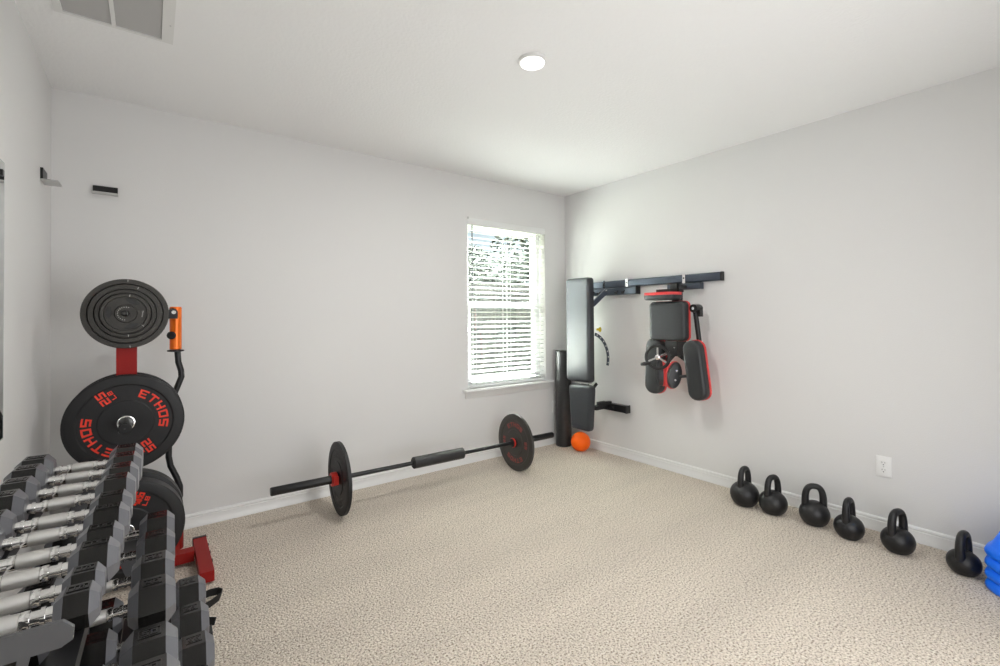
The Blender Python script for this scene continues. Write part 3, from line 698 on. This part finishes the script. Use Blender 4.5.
# telescopic side strut
so = obj('side_strut', B(cyl, (-.150, -1.468, 1.285), (-.135, -1.492, 1.03), .017, seg=14), MBLK, lm)
obj('strut_pivot', B(cyl, (-.19, -1.478, 1.285), (-.11, -1.478, 1.285), .030, seg=18), MBLK, lm)
obj('strut_bolt', B(cyl, (-.196, -1.478, 1.285), (-.19, -1.478, 1.285), .010, seg=10), MCHR, lm)
obj('strut_block', B(box, (-.155, -1.510, 1.225), (-.115, -1.485, 1.275)), MBLK, lm)
# two ankle pads in a V between the legs
def ankle_pad(c, tilt_, ry, n, bolts):
    c = Vector(c); n = Vector(n).normalized(); v = V(0, math.sin(tilt_), math.cos(tilt_)); v = (v-n*v.dot(n)).normalized(); u = v.cross(n)
    rim = lambda s, d: [c+u*math.cos(PI*k/14)*.050*s+v*math.sin(PI*k/14)*ry*s+n*d for k in range(28)]
    bm = bmesh.new(); loft(bm, [rim(1, 0), rim(1.0, .022), rim(.93, .032), rim(.75, .036)]); p = obj('ankle_pad', bm, MPAD2, lm, 40)
    bm = bmesh.new(); loft(bm, [rim(1.05, -.028), rim(1.05, .0)]); obj('ankle_board', bm, MREDV, p)
    for b in bolts: obj('pad_bolt', B(cyl, c+v*b+n*.030, c+v*b+n*.039, .008, seg=10), MCHR, p)
ankle_pad((-.235, -1.345, .795), math.radians(-20), .098, (-.55, -.83, .05), (-.035, .035))
ankle_pad((-.215, -1.235, .800), math.radians(18), .095, (-.70, .70, .0), ())
obj('ankle_rod', B(cyl, (-.235, -1.37, .785), (-.175, -1.475, .80), .011, seg=12), MBLK, lm)
obj('ankle_rod', B(cyl, (-.195, -1.235, .80), (-.13, -1.19, .80), .011, seg=12), MBLK, lm)
# crank wheel
wc = V(-.335, -1.278, .928); wn = V(-.92, -.36, 0).normalized(); wu, wv, _ = frame(wn)
wh = obj('crank_wheel', B(tube, [wc+(wu*math.cos(2*PI*k/40)+wv*math.sin(2*PI*k/40))*.083 for k in range(40)], .0115, 10, True), MBLK, lm, 60)
obj('wheel_hub', B(lathe, [(-.022, .014), (.004, .020), (.012, .018), (.016, .010)], wc, wn, 18), MCHR, wh)
for a in (90, 205, 330):
    d = wu*math.cos(math.radians(a))+wv*math.sin(math.radians(a)); obj('spoke', B(beam, wc+d*.012, wc+d*.078, .012, .007, up=wn), MSILV, wh)
obj('crank_shaft', B(cyl, wc+V(.0, 0, 0), (-.20, -1.315, .975), .010, seg=12), MCHR, lm)
hk = wc+V(-.01, .052, -.045); 
obj('crank_handle', B(lathe, [(0, .008), (.010, .013), (.05, .015), (.072, .012), (.078, .006)], hk, (-.80, .50, -.12), 16), MBLK, wh)

# ================================================================== kettlebells
def kettlebell(label, x, y, rz, r, h, hw):
    k = thing('kettlebell', label, 'kettlebell', (x, y, 0), math.radians(rz), 'kettlebells along the wall', world=False)
    bm = bmesh.new(); prof = [(0, r*.50), (.002, r*.58)]
    cz = r*.84
    for i in range(13):
        a = math.radians(-52+i*(52+78)/12); prof.append((cz+r*.93*math.sin(a) if a > 0 else cz+r*1.0*math.sin(a), r*math.cos(a)))
    prof = [p for p in prof if p[0] >= .002 or p[1] < r*.55]
    prof.sort(key=lambda p: p[0]); lathe(bm, prof, (0, 0, 0), (0, 0, 1), 36); obj('bell', bm, MKET, k, 60)
    pts, rad = [], []
    zb_ = cz+r*.55; top = h-.017
    for i in range(25):
        t = i/24; a = PI*(1-t)
        ex = abs(math.cos(a))**.74*(1 if math.cos(a) >= 0 else -1); ez = math.sin(a)**.74
        fl = 1-.10*(1-ez)
        pts.append((hw*ex*fl, 0, zb_+(top-zb_)*ez)); rad.append(.0165+.0035*(1-ez))
    pts = [(pts[0][0], 0, zb_-.02)]+pts+[(pts[-1][0], 0, zb_-.02)]; rad = [rad[0]]+rad+[rad[-1]]
    obj('handle', B(tube, pts, rad, 14), MKET, k, 60)
KB = [(-.229, -1.843, -3, .086, .252, .050, 'black kettlebell at the corner end of the row'),
      (-.222, -2.012, -16, .080, .240, .049, 'black kettlebell touching the one at the corner end of the row'),
      (-.195, -2.228, -57, .078, .240, .050, 'black kettlebell with its handle broadside, third from the corner'),
      (-.235, -2.408, -1, .071, .222, .047, 'black kettlebell with its handle edge-on, fourth from the corner'),
      (-.220, -2.614, -17, .072, .224, .050, 'black kettlebell just below the wall outlet, fifth from the corner'),
      (-.235, -2.860, -8, .063, .203, .047, 'black kettlebell beside the blue plastic stack')]
for x, y, rz, r, h, hw, lab in KB: kettlebell(lab, x, y, rz, r, h, hw)

# ================================================================== blue stacked pods
bxc, byc = -.27, -3.105
R0 = .170
for i, lab in enumerate(['bottom blue plastic pod of the stack beside the kettlebells', 'blue plastic pod second from the bottom of the stack', 'blue plastic pod second from the top of the stack', 'top blue plastic pod of the stack with a sloping cone side']):
    z = i*.050
    t = thing('plastic_pod', lab, 'pod', (bxc, byc, z), group='stacked blue pods')
    bm = bmesh.new(); N6 = 48
    top = .118 if i == 3 else .056
    prof = [(0, .93), (.004, .97), (.014, 1.0), (.026, 1.0), (.038, .97), (.046, .91)] + ([(.052, .88), (.132, .66), (.142, .62), (.147, .55)] if i == 3 else [(.049, .86)])
    rings = []
    for d, k in prof:
        ring = []
        for q in range(N6):
            a = 2*PI*q/N6; seg = PI/3; aa = (a+.2) % seg - seg/2
            hx = math.cos(PI/6)/math.cos(aa); rr = R0*k*(.55*1.0+.45*min(hx, .985)/.93*1.0)
            ring.append(V(bxc+rr*math.cos(a), byc+rr*math.sin(a), z+d))
        rings.append(ring)
    loft(bm, rings); obj('shell', bm, MBLUE, t, 50)

# ================================================================== outdoors seen through the window
gr = obj('lawn', B(box, (-14, .15, -.42), (30, 40, -.30)), MLAWN, smooth=0); gr['kind'] = 'structure'
fe = thing('garden_fence', 'weathered grey board fence outside the window', 'fence', (3, 4.2, -.30))
fx = -3.0; b0 = None; i = 0
while fx < 11:
    if b0 is None:
        b0 = obj('board', B(box, (-.068, 4.19, -.30), (.068, 4.21, 1.92)), MFEN, None, 0); b0.parent = fe
        b0.data.transform(Matrix.Translation(-Vector(fe.location))); b0.location = (fx, 0, 0); b0.location.x = fx
        k = b0
    else:
        k = b0.copy(); COL.objects.link(k); k.parent = fe; k.location = (fx, random.uniform(-.006, .006), random.uniform(-.02, .012))
    fx += .142
b0.location = (-3.0, 0, 0)
for z in (.0, .9, 1.7): obj('fence_rail', B(box, (-3, 4.21, z), (14, 4.25, z+.09)), MFEN, fe, 0)
def tree(label, x, y, z0, h, rx, rz, n, seed):
    rnd = random.Random(seed)
    t = thing('garden_tree', label, 'tree', (x, y, z0), group='trees beyond the fence')
    obj('trunk', B(tube, [(x, y, z0), (x+.05, y, z0+h*.3), (x-.06, y+.05, z0+h*.55), (x, y, z0+h*.8)], [.16, .13, .09, .04], 10), MBARK, t)
    bm = bmesh.new()
    cl = [(x+rnd.gauss(0, rx*.45), y+rnd.gauss(0, rx*.45), z0+h*.7+rnd.gauss(0, rz*.42), rnd.uniform(.35, .75)) for _ in range(34)]
    for k in range(n):
        cx, cy, cz, cr = rnd.choice(cl); d = V(rnd.gauss(0, 1), rnd.gauss(0, 1), rnd.gauss(0, 1)).normalized()*cr*rnd.uniform(.5, 1)
        p = V(cx, cy, cz)+d; u = V(rnd.gauss(0, 1), rnd.gauss(0, 1), rnd.gauss(0, 1)).normalized(); w = u.orthogonal().normalized(); s = rnd.uniform(.06, .12)
        vs = [bm.verts.new(q) for q in (p-u*s, p+w*s*.45, p+u*s, p-w*s*.45)]; bm.faces.new(vs)
    f = obj('foliage', bm, MLEAF, t, 0); f['kind'] = 'stuff'
tree('broad leafy tree seen through the upper sash', 3.6, 6.6, -.3, 3.4, 1.6, .9, 9000, 3)
tree('taller thin tree rising behind the garden fence', 9.0, 10.4, -.3, 5.2, 1.4, 1.2, 7000, 5)
